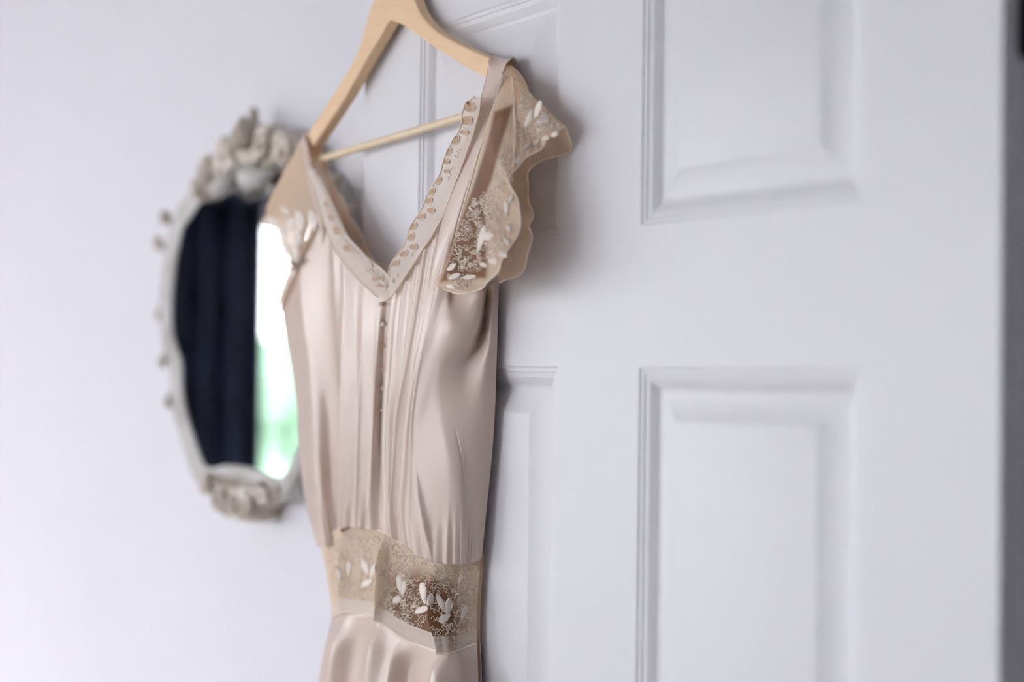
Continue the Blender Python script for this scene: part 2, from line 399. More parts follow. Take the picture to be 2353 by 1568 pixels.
for z0, z1 in ZP:
    slab('mullion', UX[2], UX[3], z0, z1)
    for x0, x1 in ((UX[1], UX[2]), (UX[3], UX[4])):
        b = MB(); vs = []; fs = []
        for ins, d in PROF: vs += [(x0 + ins, d, z0 + ins), (x1 - ins, d, z0 + ins), (x1 - ins, d, z1 - ins), (x0 + ins, d, z1 - ins)]
        for k in range(len(PROF) - 1):
            for i in range(4):
                j = (i + 1) % 4; fs.append((k * 4 + i, k * 4 + j, k * 4 + 4 + j, k * 4 + 4 + i))
        k = (len(PROF) - 1) * 4; fs.append((k, k + 1, k + 2, k + 3))
        n = len(vs); vs += [(x0, TH_D - .004, z0), (x1, TH_D - .004, z0), (x1, TH_D - .004, z1), (x0, TH_D - .004, z1)]
        fs.append((n + 3, n + 2, n + 1, n))
        for i in range(4): fs.append((n + i, n + (i + 1) % 4, (i + 1) % 4, i))
        b.add(vs, fs); b.build('panel', M['door'], door, auto=14)
def hinge(zc):
    e = empty('hinge', (0, 0, 0)); adopt(e, door)
    y0, y1, r = 0.0155, 0.037, 0.008; h = 0.05; pts = []
    for cy_, cz, a0 in ((y0 + r, zc - h + r, 180), (y1 - .0005, zc - h, 270), (y1 - .0005, zc + h, 0), (y0 + r, zc + h - r, 90)):
        if a0 in (180, 90):
            for k in range(7):
                a = R(a0 + 15 * k); pts.append((cy_ + r * math.cos(a), cz + r * math.sin(a)))
        else: pts.append((cy_, cz))
    n = len(pts); b = MB()
    b.add([(x, y, z) for x in (-.001, .0022) for y, z in pts], [tuple(range(n - 1, -1, -1)), tuple(range(n, 2 * n))] + [(i, (i + 1) % n, n + (i + 1) % n, n + i) for i in range(n)])
    b.build('hinge_leaf', M['hinge'], door, smooth=False).parent = e
    for k in range(3):
        c = MB(); c.tube([(.006, .0415, zc - h + .001 + k * .0335), (.006, .0415, zc - h + .032 + k * .0335)], .0058, 12); c.build('hinge_knuckle', M['hinge'], door, auto=40).parent = e
    for o in [o for o in bpy.data.objects if o.parent == e]: o.location = (0.381, -0.0175, -0.006); 
    e.location = (0, 0, 0)
hinge(at(2345, 140, -0.02).z + 0.05); hinge(0.30)

# ------------------------------------------------------------------ the mirror
MX, MY = -1.140, 0.050
mir = empty('mirror', (MX, WALL_Y, 1.35))
tag(mir, 'ornate distressed cream wall mirror with carved crest on the white wall', 'mirror')
half = [(0.0, 1.762), (.03, 1.768), (.06, 1.779), (.10, 1.780), (.13, 1.768), (.165, 1.748), (.195, 1.733), (.203, 1.717), (.216, 1.69), (.225, 1.65), (.227, 1.615), (.222, 1.585), (.206, 1.562), (.190, 1.547), (.188, 1.52), (.181, 1.492), (.163, 1.462), (.136, 1.430), (.112, 1.404), (.085, 1.402), (.045, 1.410), (0.0, 1.411)]
half = [(x * 1.04, z) for x, z in half]
gl = [(MX - x, z) for x, z in half] + [(MX + x, z) for x, z in half[-2:0:-1]]
def chaik(p, k):
    for _ in range(k):
        q = []
        for i in range(len(p)):
            a, b = p[i], p[(i + 1) % len(p)]
            q += [(a[0] * .75 + b[0] * .25, a[1] * .75 + b[1] * .25), (a[0] * .25 + b[0] * .75, a[1] * .25 + b[1] * .75)]
        p = q
    return p
gl = chaik(gl, 1)
g = MB(); g.prism(gl, MY, MY + .004); g.build('glass', M['mirror'], mir, smooth=False)
def offset_ring(p, d):
    n = len(p); r = []
    for i in range(n):
        a, b, c = Vector(p[i - 2]), Vector(p[i]), Vector(p[(i + 2) % n])
        t = (c - a).normalized(); r.append((b.x - t.y * d, b.y + t.x * d))
    return r
area = sum(gl[i][0] * gl[(i + 1) % len(gl)][1] - gl[(i + 1) % len(gl)][0] * gl[i][1] for i in range(len(gl)))
sg = -1 if area > 0 else 1
FP = [(-.003, .0495), (-.002, .0482), (.005, .0465), (.009, .0472), (.013, .0440), (.018, .0425), (.023, .0430), (.027, .0465), (.028, .054), (.028, WALL_Y - .001)]
P = np.zeros((len(FP), len(gl), 3))
for k, (o_, y) in enumerate(FP):
    for j, (x, z) in enumerate(offset_ring(gl, sg * o_)):
        w = 1 + (.12 * math.sin(j * .9) if o_ > .02 else 0)
        P[k, j] = (x, y, z)
fr = MB(); fr.grid(P, closed=True); fr.build('frame', M['frame_pale'], mir, auto=60)
def ribbon(pts, r, y):
    b = MB(); b.tube([(x, y, z) for x, z in pts], r, 8); return b
def scroll(cx, cz, r0, turns, a0, dirn, y=.034, th=.007, tail=None):
    pts = []
    for k in range(28):
        f = k / 27; a = a0 + dirn * turns * 2 * math.pi * f; rr = r0 * (1 - .85 * f)
        pts.append((cx + rr * math.cos(a), cz + rr * math.sin(a)))
    if tail: pts = tail + pts
    return pts, [th * (1 - .45 * i / len(pts)) for i in range(len(pts))]
# crest
MX += .022
crest_half = [(0.0, 1.842), (.016, 1.846), (.034, 1.838), (.058, 1.833), (.085, 1.828), (.110, 1.818), (.133, 1.806), (.152, 1.792), (.162, 1.774), (.150, 1.757), (.120, 1.776), (.085, 1.786), (.05, 1.780), (0.0, 1.768)]
cr = [(MX - x, z) for x, z in crest_half] + [(MX + x, z) for x, z in crest_half[-2:0:-1]]
b = MB(); b.prism(chaik(cr, 2), .036, WALL_Y - .002, bevel=.007); crest = b.build('crest', M['frame'], mir, auto=50)
for s in (-1, 1):
    for cx, cz, r0, tn, a0, d in ((.055, 1.812, .020, 1.6, .5, 1), (.112, 1.796, .017, 1.5, 2.2, -1), (.030, 1.790, .013, 1.3, 0, 1), (.145, 1.776, .010, 1.2, 1, 1)):
        pts, rr = scroll(cx * s + MX, cz, r0 * 1, tn, a0 if s > 0 else math.pi - a0, d * s, th=.0068, y=.034)
        q = MB(); q.tube([(x, .034, z) for x, z in pts], rr, 7); q.build('scroll', M['frame'], crest)
q = MB()
for k in range(7):
    a = R(90 + (k - 3) * 24); L = .040 - .004 * abs(k - 3)
    q.tube([(MX, .034, 1.815), (MX + math.cos(a) * L * .5, .026, 1.815 + math.sin(a) * L * .5), (MX + math.cos(a) * L, .034, 1.815 + math.sin(a) * L)], [.004, .0075, .003], 7)
q.build('shell_ornament', M['frame'], crest)
q = MB(); q.tube([(MX, .05, 1.838), (MX, .048, 1.850), (MX, .046, 1.862), (MX, .046, 1.868)], [.008, .005, .008, .002], 8); q.build('finial', M['frame'], crest)
q = MB()     # pale plume under the crest
for s in (-1, 1):
    q.tube([(MX + s * .004, .034, 1.785), (MX + s * .03, .026, 1.772), (MX + s * .062, .028, 1.768), (MX + s * .085, .036, 1.776)], [.010, .015, .013, .004], 8)
q.build('plume', M['frame_pale'], crest)
# foot ornament
MX -= .012
foot_half = [(0.0, 1.398), (.06, 1.398), (.10, 1.400), (.118, 1.392), (.100, 1.378), (.075, 1.374), (.056, 1.366), (.050, 1.352), (.034, 1.345), (.018, 1.349), (0.0, 1.343)]
fo = [(MX - x, z) for x, z in foot_half] + [(MX + x, z) for x, z in foot_half[-2:0:-1]]
b = MB(); b.prism(chaik(fo, 2), .036, WALL_Y - .002, bevel=.007); foot = b.build('foot_ornament', M['frame'], mir, auto=50)
for s in (-1, 1):
    for cx, cz, r0, tn, a0, d in ((.036, 1.372, .016, 1.5, .6, -1), (.085, 1.386, .012, 1.3, 2, 1)):
        pts, rr = scroll(cx * s + MX, cz, r0, tn, a0 if s > 0 else math.pi - a0, d * s)
        q = MB(); q.tube([(x, .034, z) for x, z in pts], rr, 7); q.build('scroll', M['frame'], foot)
q = MB(); q.ball((MX, .034, 1.365), .012, 10, 8, .8); q.build('boss', M['frame'], foot)
# leaves along the sides
MX -= .010
for s in (-1, 1):
    for x0, z0, x1, z1, w in ((.228, 1.742, .250, 1.757, .009), (.248, 1.706, .278, 1.722, .009), (.258, 1.63, .264, 1.600, .006), (.240, 1.560, .248, 1.536, .007), (.216, 1.505, .224, 1.480, .007)):
        q = MB(); mx_, mz_ = (x0 + x1) / 2 + .004, (z0 + z1) / 2 - .004
        q.tube([(MX + s * x0, .046, z0), (MX + s * mx_, .043, mz_), (MX + s * (x0 + x1 * 3) / 4, .043, (z0 + z1 * 3) / 4), (MX + s * x1, .050, z1)], [w * .5, w, w * .8, w * .15], 8)
        q.build('acanthus_leaf', M['frame'], mir)
q = MB()   # hanging wire and nail that carry it
q.tube([(MX - .05, WALL_Y - .004, 1.80), (MX, WALL_Y - .004, 1.825), (MX + .05, WALL_Y - .004, 1.80)], .0008, 5); q.build('hanging_wire', M['steel'], mir)

# ------------------------------------------------------------------ the hanger
VF = 0.0180          # front face of the hanger, metres in front of the door
hg = empty('clothes_hanger', at(900, 240, .012))
tag(hg, 'pale wooden clothes hanger hooked over the top of the door', 'hanger')
upL = [(866, -28), (862, -10), (854, 9), (842, 45), (830, 95), (815, 134), (789, 178), (759, 226), (729, 271), (705, 309), (690, 336), (686, 352)]
loL = [(694, 366), (708, 357), (723, 330), (765, 268), (807, 202), (845, 131), (872, 89), (888, 60), (896, 47), (905, 48)]
loR = [(937, 65), (973, 92), (1027, 128), (1071, 155), (1119, 180), (1150, 200), (1172, 218)]
upR = [(1190, 220), (1193, 206), (1180, 175), (1162, 154), (1143, 140), (1086, 116), (1036, 92), (994, 65), (967, 33), (955, 6), (948, -14), (940, -30)]
poly = upL + loL + loR + upR + [(925, -44), (903, -50), (882, -44)]
out = [(at(x, y, VF).x, at(x, y, VF).z) for x, y in poly]
b = MB(); b.prism(chaik(out, 1), -VF, -VF + .0115, bevel=.0018); b.build('hanger_body', M['hanger'], hg, auto=35)
ra, rb = at(722, 371, .0130), at(1196, 229, .0130)
b = MB(); b.tube([ra + (rb - ra) * (i / 8) for i in range(9)], .0041, 14); b.build('crossbar', M['rod'], hg, auto=60)
hx = at(905, -45, .012).x; hz = at(905, -45, .012).z
hook = [(hx, -.0125, hz - .03), (hx, -.0125, ZT - .012)]
for k in range(13):
    a = R(180 - 15 * k); hook.append((hx + .0005 * k, .0165 + .029 * math.cos(a), ZT + .0005 + .0032 + .014 * math.sin(a) - .0032 * abs(math.cos(a))))
hook.append((hx + .007, .0455, ZT - .03))
b = MB(); b.tube(hook, .0016, 10); b.build('hook', M['steel'], hg)

# ------------------------------------------------------------------ cloth helpers
def hermite(ts, ys, t):
    ts = np.asarray(ts, float); ys = np.asarray(ys, float); t = np.asarray(t, float)
    h = np.diff(ts); d = np.diff(ys, axis=0) / h[:, None]
    m = np.empty_like(ys); m[0] = d[0]; m[-1] = d[-1]
    if len(ts) > 2: m[1:-1] = (d[:-1] * h[1:, None] + d[1:] * h[:-1, None]) / (h[:-1] + h[1:])[:, None]
    i = np.clip(np.searchsorted(ts, t, side='right') - 1, 0, len(ts) - 2)
    u = ((t - ts[i]) / h[i])[:, None]; hh = h[i][:, None]
    return (2 * u**3 - 3 * u**2 + 1) * ys[i] + (u**3 - 2 * u**2 + u) * hh * m[i] + (-2 * u**3 + 3 * u**2) * ys[i + 1] + (u**3 - u**2) * hh * m[i + 1]
def W(q): return tuple(at(*q))
def patch(rows, ts, ss, nt_, ns):
    """rows of (x, y, v) control points -> ns x nt_ x 3 grid of world points, smooth in both directions"""
    C = np.array([[W(q) for q in r] for r in rows])
    t = np.linspace(ts[0], ts[-1], nt_); s = np.linspace(ss[0], ss[-1], ns)
    A = np.stack([hermite(ts, C[i], t) for i in range(len(rows))])
    return np.stack([hermite(ss, A[:, j], s) for j in range(nt_)], axis=1), t, s
def uvs(P):
    du = np.linalg.norm(np.diff(P, axis=1), axis=2); dv = np.linalg.norm(np.diff(P, axis=0), axis=2)
    u = np.concatenate([np.zeros((P.shape[0], 1)), np.cumsum(du, axis=1)], axis=1); u -= u[:, u.shape[1] // 3][:, None]
    v = np.concatenate([np.zeros((1, P.shape[1])), np.cumsum(dv, axis=0)], axis=0)
    return np.stack([u, v], axis=-1).reshape(-1, 2)
def flat_uv(P):
    return np.stack([P[..., 0] - .6 * P[..., 1], P[..., 2]], axis=-1).reshape(-1, 2)
def ridges(t, lst):
    """sum of soft ridges: (t, width left, width right, height)"""
    r = np.zeros_like(t)
    for c, wl, wr, h in lst:
        w = np.where(t < c, wl, wr); r += h * np.exp(-((t - c) / w) ** 2)
    return r
def pinch(t, s, lst):
    """pinched tucks: (t at top, t at hem, width, height, s where it starts, s where it is full)"""
    r = np.zeros((len(s), len(t)))
    for c0, c1, w, h, a, b in lst:
        u = np.clip((s - a) / max(1e-6, 1 - a), 0, 1); c = (c0 + (c1 - c0) * u)[:, None]; d = np.abs(t[None, :] - c) / w
        r += 1.5 * h * smooth01(s, a, b)[:, None] * np.exp(-np.sqrt(d * d + .12) * 1.1)
    return r
def pleats(t, s, pts, top, full, kn, gain, floor_=.25):
    """soft saw-tooth gathers: (t, height) profile, fading towards the top"""
    h = np.interp(t, [p[0] for p in pts], [p[1] for p in pts]); k = np.hanning(kn + 2)[1:-1]; k /= k.sum()
    h = np.convolve(np.pad(h, kn // 2, mode='edge'), k, mode='valid')
    return gain * (floor_ + (1 - floor_) * smooth01(s, top, full))[:, None] * h[None, :]
def smooth01(x, a, b):
    u = np.clip((x - a) / (b - a), 0, 1); return u * u * (3 - 2 * u)
def poly_px(pts, n=None):
    pts = np.asarray(pts, float); d = np.concatenate([[0], np.cumsum(np.linalg.norm(np.diff(pts[:, :2], axis=0), axis=1))])
    return hermite(d, pts, np.linspace(0, d[-1], n or max(8, int(d[-1] / 4))))

base = at(900, 2700, .03)
dress = empty('dress', base)
tag(dress, 'vintage ivory silk dress with tan lace hanging on the door', 'dress')
def silk(name, bm, parent=dress, th=.0007, uv=None):
    o = bm.build(name, M['silk'], parent)
    md = o.modifiers.new('thickness', 'SOLIDIFY'); md.thickness = th; md.offset = 0
    return o

# --------------------------------------------- bodice: two gathered fronts and a flat back
tL = [0, .2, .4, .57, .77, .93, 1]
rowsL = [
 [(645, 690, .013), (690, 602, .024), (738, 480, .031), (790, 548, .034), (844, 620, .036), (881, 662, .038), (894, 674, .037)],
 [(653, 750, .013), (694, 712, .027), (745, 668, .031), (790, 688, .036), (838, 715, .038), (874, 734, .039), (884, 737, .036)],
 [(672, 850, .013), (711, 842, .030), (755, 832, .029), (792, 832, .037), (836, 842, .038), (868, 848, .038), (878, 850, .034)],
 [(687, 945, .013), (721, 945, .031), (760, 945, .026), (793, 945, .037), (834, 945, .037), (866, 945, .037), (874, 945, .033)],
 [(698, 1080, .013), (728, 1085, .031), (764, 1085, .023), (793, 1080, .036), (830, 1080, .036), (861, 1080, .036), (872, 1080, .033)],
 [(713, 1175, .012), (738, 1180, .029), (769, 1176, .022), (793, 1165, .034), (828, 1155, .035), (858, 1158, .035), (874, 1162, .033)],
 [(736, 1254, .012), (752, 1256, .024), (776, 1250, .020), (793, 1216, .031), (827, 1214, .033), (858, 1217, .034), (880, 1222, .033)]]
sL = [0, .13, .32, .48, .72, .87, 1]
PL, t, s = patch(rowsL, tL, sL, 150, 130)
amp = smooth01(s, .10, .55)[:, None]
PL[:, :, 1] -= pleats(t, s, [(0, 0), (.035, .0026), (.28, .0), (.46, -.0036), (.57, .0034), (.685, -.0018), (.77, .0032), (.865, -.0008), (.93, .0024), (.985, -.0010), (1, -.001)], .08, .55, 9, 1.45)
PL[:, :, 1] -= pinch(t, s, [(.035, .035, .02, .0020, .0, .3), (.57, .57, .010, .0022, .08, .5), (.77, .77, .010, .0022, .12, .5), (.93, .93, .009, .0018, .15, .5)])
PL[:, :, 1] -= smooth01(s, .80, 1)[:, None] * (.0010 * np.sin(t * 95))[None, :]
PL[:, :, 1] -= ((1 - smooth01(s, .0, .4))[:, None] * ridges(t, [(.22, .05, .05, .003), (.50, .03, .05, .0030), (.60, .03, .04, .0024)])[None, :])
tR = [0, .12, .26, .40, .52, .62, .80, 1, 1.14, 1.34, 1.46]
rowsR = [
 [(894, 674, .037), (918, 652, .038), (950, 606, .038), (986, 546, .038), (1024, 476, .037), (1054, 506, .037), (1034, 645, .036), (1108, 668, .026), (1118, 662, .012), (1134, 652, .012), (1146, 640, .007)],
 [(884, 737, .036), (908, 735, .039), (934, 730, .040), (958, 722, .041), (982, 712, .042), (1004, 714, .043), (1040, 735, .041), (1092, 762, .026), (1106, 764, .012), (1128, 760, .014), (1143, 755, .007)],
 [(878, 850, .034), (900, 850, .038), (920, 850, .040), (938, 850, .041), (958, 848, .043), (976, 846, .044), (1006, 846, .042), (1034, 842, .036), (1072, 848, .024), (1116, 850, .016), (1140, 850, .007)],
 [(874, 945, .033), (892, 945, .037), (907, 945, .037), (922, 945, .040), (945, 945, .042), (962, 945, .044), (990, 940, .042), (1022, 932, .038), (1062, 942, .029), (1108, 945, .017), (1137, 945, .007)],
 [(872, 1080, .033), (889, 1080, .036), (900, 1082, .036), (911, 1084, .038), (935, 1086, .040), (956, 1088, .042), (1008, 1086, .040), (1050, 1080, .034), (1074, 1080, .026), (1104, 1080, .016), (1127, 1080, .007)],
 [(874, 1162, .033), (892, 1166, .035), (898, 1170, .035), (904, 1174, .037), (928, 1180, .038), (953, 1186, .040), (1008, 1190, .038), (1056, 1184, .031), (1074, 1184, .024), (1099, 1184, .015), (1116, 1186, .007)],
 [(880, 1222, .033), (893, 1226, .034), (900, 1230, .035), (908, 1236, .036), (936, 1258, .037), (962, 1276, .037), (1008, 1293, .035), (1056, 1297, .027), (1073, 1296, .020), (1092, 1292, .014), (1105, 1284, .008)]]
PR, t2, s2 = patch(rowsR, tR, sL, 230, 140)
PR[:, :, 1] -= pleats(t2, s2, [(0, -.0006), (.025, -.0006), (.055, .0009), (.092, -.0006), (.127, .0014), (.31, -.0026), (.40, .0034), (.47, -.0012), (.52, .0026), (.56, -.0006), (.62, .0048), (.80, .0022), (1, 0), (1.46, 0)], .05, .5, 7, 1.35) * (1.05 - .3 * s2)[:, None]
PR[:, :, 1] -= pinch(t2, s2, [(.40, .40, .009, .0018, .1, .5), (.52, .52, .008, .0016, .2, .6), (.62, .62, .010, .0022, .0, .4), (.625, .78, .012, .0045, .62, .85), (.90, .90, .010, .0022, .80, 1.0)])
PR[:, :, 1] -= (1 - smooth01(s2, .0, .45))[:, None] * ridges(t2, [(.62, .04, .05, .0050), (.30, .02, .02, .0024), (.40, .015, .02, .0026), (.47, .02, .02, .0024), (.20, .02, .02, .0018)])[None, :]
PR[:, :, 1] += smooth01(s2, .50, .85)[:, None] * ridges(t2, [(1.07, .012, .012, .0028)])[None, :]
PR[:, :, 1] -= smooth01(s2, .82, 1)[:, None] * (.0012 * np.sin(t2 * 80))[None, :]
# flat back panel against the door with its own V neckline
LS = PL[:, 0]; RS = PR[:, -1]
bk = MB(); rowsK = 60; nk = 60; K = np.zeros((rowsK, nk, 3))
zs = lambda e, f: np.interp(f, np.linspace(0, 1, len(e)), e[:, 2])
for i in range(rowsK):
    f = i / (rowsK - 1)
    for j in range(nk):
        g_ = j / (nk - 1)
        xl = np.interp(f, np.linspace(0, 1, len(LS)), LS[:, 0]); xr = np.interp(f, np.linspace(0, 1, len(RS)), RS[:, 0])
        zl = zs(LS, f); zr = zs(RS, f)
        x = xl + (xr - xl) * g_; z = zl + (zr - zl) * g_ - (1 - f) * .07 * math.sin(math.pi * g_)
        K[i, j] = (x, -.0045 - .003 * (1 - abs(2 * g_ - 1)) - (.0085 * (1 - g_) ** 6) - .0025 * g_ ** 8, z)
bod = MB(); bod.grid(PL); bod.grid(PR); bod.grid(K)
bodice = silk('bodice', bod)

def bvh(P_list):
    vs = []; fs = []
    for P in P_list:
        b0 = len(vs); nr, nc = P.shape[:2]; vs += [Vector(p) for p in P.reshape(-1, 3)]
        for i in range(nr - 1):
            for j in range(nc - 1): a = b0 + i * nc + j; fs.append((a, a + 1, a + nc + 1, a + nc))
    return BVHTree.FromPolygons(vs, fs)
def cast(tree, x, y, lift=.0006):
    d = (AX + RT * ((x - CX) / FPX) - UP * ((y - CY) / FPX)).normalized()
    h = tree.ray_cast(CPOS, d)
    if h[0] is None: return None
    n = h[1] if h[1].dot(d) < 0 else -h[1]
    return h[0] + n * lift

def inside(poly_, x, y):
    c = False; n = len(poly_)
    for i in range(n):
        (x1, y1), (x2, y2) = poly_[i], poly_[i - 1]
        if (y1 > y) != (y2 > y) and x < (x2 - x1) * (y - y1) / (y2 - y1) + x1: c = not c
    return c
def topx(p):
    q = Vector(p) - CPOS; z = q.dot(AX); return CX + FPX * q.dot(RT) / z, CY - FPX * q.dot(UP) / z
def inner_shade(o, region, soft, strength=1.0, n=None):
    """paint the dark interior brown into bare net inside a region, fading over soft"""
    a = o.data.attributes.new('inner_shade', 'FLOAT', 'POINT'); P2 = np.array(region, float)
    for k, v in enumerate(o.data.vertices):
        if n is not None and k >= n: break
        x, y = topx(v.co)
        d = 1e9
        for i in range(len(P2)):
            p0, p1 = P2[i - 1], P2[i]; e = p1 - p0; u = max(0, min(1, ((x - p0[0]) * e[0] + (y - p0[1]) * e[1]) / (e @ e)))
            d = min(d, math.hypot(x - p0[0] - e[0] * u, y - p0[1] - e[1] * u))
        if not inside(region, x, y): d = -d
        f = max(0.0, min(1.0, .5 + d / soft)); a.data[k].value = strength * f * f * (3 - 2 * f)
# --------------------------------------------- waistband of lace
tW = [0, .14, .27, .40, .52, .66, .74, .88, 1]
rowsW = [
 [(737, 1250, .012), (790, 1211, .028), (840, 1213, .032), (888, 1223, .033), (930, 1250, .034), (985, 1282, .034), (1010, 1290, .033), (1063, 1292, .019), (1105, 1280, .008)],
 [(745, 1290, .012), (793, 1262, .028), (840, 1264, .032), (886, 1272, .036), (930, 1300, .032), (988, 1330, .033), (1004, 1335, .036), (1062, 1340, .019), (1101, 1330, .008)],
 [(754, 1345, .012), (794, 1325, .028), (842, 1330, .031), (882, 1340, .038), (930, 1362, .031), (988, 1388, .033), (1006, 1395, .037), (1056, 1400, .021), (1097, 1392, .008)],
 [(765, 1416, .012), (796, 1407, .028), (845, 1412, .032), (872, 1425, .037), (925, 1466, .035), (985, 1490, .034), (1020, 1502, .035), (1052, 1496, .022), (1096, 1479, .008)]]
sW = [0, .3, .62, 1]
PW, t4, s4 = patch(rowsW, tW, sW, 140, 60)
PW[:, :, 1] -= ridges(t4, [(.40, .016, .02, .0062), (.135, .02, .03, .0046), (.725, .012, .016, .0060), (.885, .016, .02, .0050)])[None, :] * (smooth01(s4, .05, .4) * (1 - .6 * smooth01(s4, .7, 1)))[:, None]
PW[:, :, 1] -= pinch(t4, s4, [(.395, .40, .008, .0045, .05, .3), (.70, .735, .008, .0045, .0, .3), (.91, .82, .008, .0045, .3, .6), (.14, .12, .010, .0040, .2, .5)])
wb = MB(); wb.grid(PW)
KW = PW[:, ::-1].copy(); KW[:, :, 1] = -.0045 - .0035 * np.linspace(1, 0, 140)[None, ::-1] ** 4
wbuv = np.concatenate([uvs(PW), uvs(KW)])
wb.grid(KW)
waist = wb.build('waistband', M['band_net'], dress, uv=wbuv)
inner_shade(waist, [(885, 1395), (905, 1330), (960, 1310), (1040, 1350), (1062, 1440), (1030, 1490), (985, 1480), (940, 1468), (895, 1440)], 60, .95, 140 * 60); waist['label'] = 'sheer beige lace waistband with embroidered leaves'  # waist net browned to paint in the dark inside behind it

# --------------------------------------------- skirt
rowsS = [rowsW[-1],
 [(750, 1490, .012), (779, 1488, .034), (828, 1490, .028), (862, 1495, .042), (912, 1515, .037), (965, 1528, .030), (1014, 1540, .040), (1058, 1530, .021), (1098, 1518, .008)],
 [(735, 1568, .012), (765, 1568, .037), (820, 1568, .030), (852, 1570, .045), (902, 1575, .042), (955, 1582, .032), (1006, 1592, .044), (1058, 1592, .022), (1100, 1585, .008)],
 [(690, 1990, .014), (730, 1990, .052), (800, 1990, .034), (840, 2000, .060), (890, 2010, .050), (945, 2020, .036), (1000, 2030, .056), (1062, 2040, .036), (1112, 2040, .010)],
 [(650, 2680, .020), (690, 2680, .072), (770, 2690, .040), (820, 2700, .082), (875, 2710, .060), (935, 2720, .042), (995, 2730, .072), (1065, 2740, .045), (1130, 2750, .012)]]
PS, t5, s5 = patch(rowsS, tW, [0, .07, .14, .45, 1], 180, 120)
PS[:, :, 1] -= smooth01(s5, .0, .08)[:, None] * ridges(t5, [(.135, .02, .05, .0085), (.40, .016, .04, .0080), (.52, .016, .06, .0080), (.735, .016, .05, .0090), (.03, .03, .03, .004)])[None, :]
KS = PS[:, ::-1].copy(); KS[:, :, 1] = -.0045 - .004 * np.linspace(0, 1, 180)[None, :] ** 6
sk = MB(); sk.grid(PS); sk.grid(KS)
skirt = silk('skirt', sk)

# --------------------------------------------- straps over the hanger
def strap(front, back, wpx, slope, name='strap'):
    """front: (x, y, v) down from the hanger top; back: the same behind it"""
    path = list(reversed(back)) + front
    C = np.array([W(q) for q in path]); d = np.concatenate([[0], np.cumsum(np.linalg.norm(np.diff(C, axis=0), axis=1))])
    n = 70; pts = hermite(d, C, np.linspace(0, d[-1], n)); ws = np.interp(np.linspace(0, 1, n), np.linspace(0, 1, len(wpx)), wpx)
    P = np.zeros((n, 11, 3)); dt = d[len(back)]
    for i in range(n):
        tg = pts[min(i + 1, n - 1)] - pts[max(i - 1, 0)]; tg /= np.linalg.norm(tg)
        sv = np.array([1.0, 0, slope * math.exp(-((np.linspace(0, d[-1], n)[i] - dt) / .022) ** 2)]); side = sv - tg * (sv @ tg); side /= np.linalg.norm(side); nn = np.cross(side, tg)
        if nn[1] > 0 and i > n * .5: nn = -nn
        for j in range(11):
            q = (j / 10 - .5); P[i, j] = pts[i] + side * q * ws[i] + nn * (.0022 * (1 - (2 * q) ** 2) - .0008)
    b = MB(); b.grid(P)
    return silk(name, b, dress, .0012)
def slope_of(p, q):
    a, b = at(*p, VF), at(*q, VF); return (b.z - a.z) / (b.x - a.x)
strap([(1146, 146, .0208), (1135, 182, .0235), (1118, 240, .031), (1098, 300, .036), (1076, 365, .039), (1052, 440, .0415), (1032, 510, .0430), (1014, 580, .0435), (1000, 640, .0420), (988, 700, .0385)],
      [(1151, 135, .0155), (1156, 132, .0115), (1162, 139, .0045), (1164, 230, .0045), (1168, 420, .0045), (1150, 640, .005)], [.017, .017, .017, .018, .020, .022, .025, .027, .028, .026, .022, .012], slope_of((1086, 116), (1143, 140)))
strap([(697, 317, .0195), (701, 340, .0225), (708, 380, .027), (718, 430, .031), (730, 480, .0330), (740, 530, .0325), (748, 580, .0270)],
      [(704, 306, .0150), (709, 303, .0115), (718, 312, .0050), (732, 360, .0045), (700, 520, .004), (668, 690, .005)], [.010, .011, .012, .012, .012, .011, .006], slope_of((729, 271), (705, 309)))

# --------------------------------------------- neckline lace
def band(left, right, v0, v1, n, m, name, sc=0.0):
    A = poly_px(left, n); B = poly_px(right, n); P = np.zeros((n, 13, 3))
    for i in range(n):
        for j in range(13):
            f = j / 12; q = A[i] * (1 - f) + B[i] * f
            bulge = .002 * math.sin(math.pi * f)
            P[i, j] = W((q[0], q[1], v0 + (v1 - v0) * f + bulge))
    b = MB(); b.grid(P); o = b.build(name, m, dress, uv=uvs(P)); o['label'] = 'scalloped lace edging of the neckline'
    return o, P
def scallop(pts, n, amp_):
    q = poly_px(pts, 120); k = np.linspace(0, 1, 120); d = np.gradient(q, axis=0); d /= np.linalg.norm(d, axis=1)[:, None]
    off = np.abs(np.sin(k * math.pi * n)) * amp_
    q = q + np.stack([d[:, 1] * off, -d[:, 0] * off], axis=1) * 1
    return q
lt = [(1092, 222), (1070, 240), (1063, 262), (1060, 290), (1046, 318), (1030, 345), (1019, 372), (1014, 395), (998, 422), (981, 452), (968, 485), (952, 508), (940, 532), (933, 556), (914, 586), (900, 606), (894, 632), (893, 664)]
rt_ = [(1106, 224), (1104, 250), (1097, 278), (1088, 310), (1076, 344), (1064, 378), (1052, 410), (1040, 440), (1030, 468), (1020, 494), (1006, 520), (991, 546), (973, 572), (955, 600), (938, 626), (922, 650), (908, 670), (897, 684)]
trimR, PTR = band(lt, rt_, .0385, .0425, 110, M['trim_net'], 'neckline_trim')
ll = [(706, 395), (720, 432), (732, 472), (744, 512), (758, 548), (776, 584), (797, 612), (820, 640), (846, 664), (874, 686), (892, 690)]
lr = [(724, 388), (744, 426), (764, 466), (784, 510), (800, 542), (820, 566), (842, 588), (862, 606), (882, 622), (896, 640), (897, 672)]
trimL, PTL = band(ll, lr, .0385, .0390, 100, M['trim_net'], 'neckline_trim')
bl = [(728, 366), (740, 400), (752, 440), (768, 480), (786, 520), (806, 552), (828, 580), (852, 606), (878, 632), (900, 660)]
br = [(748, 366), (756, 392), (768, 428), (792, 462), (802, 494), (826, 528), (840, 562), (862, 600), (884, 614), (908, 650)]
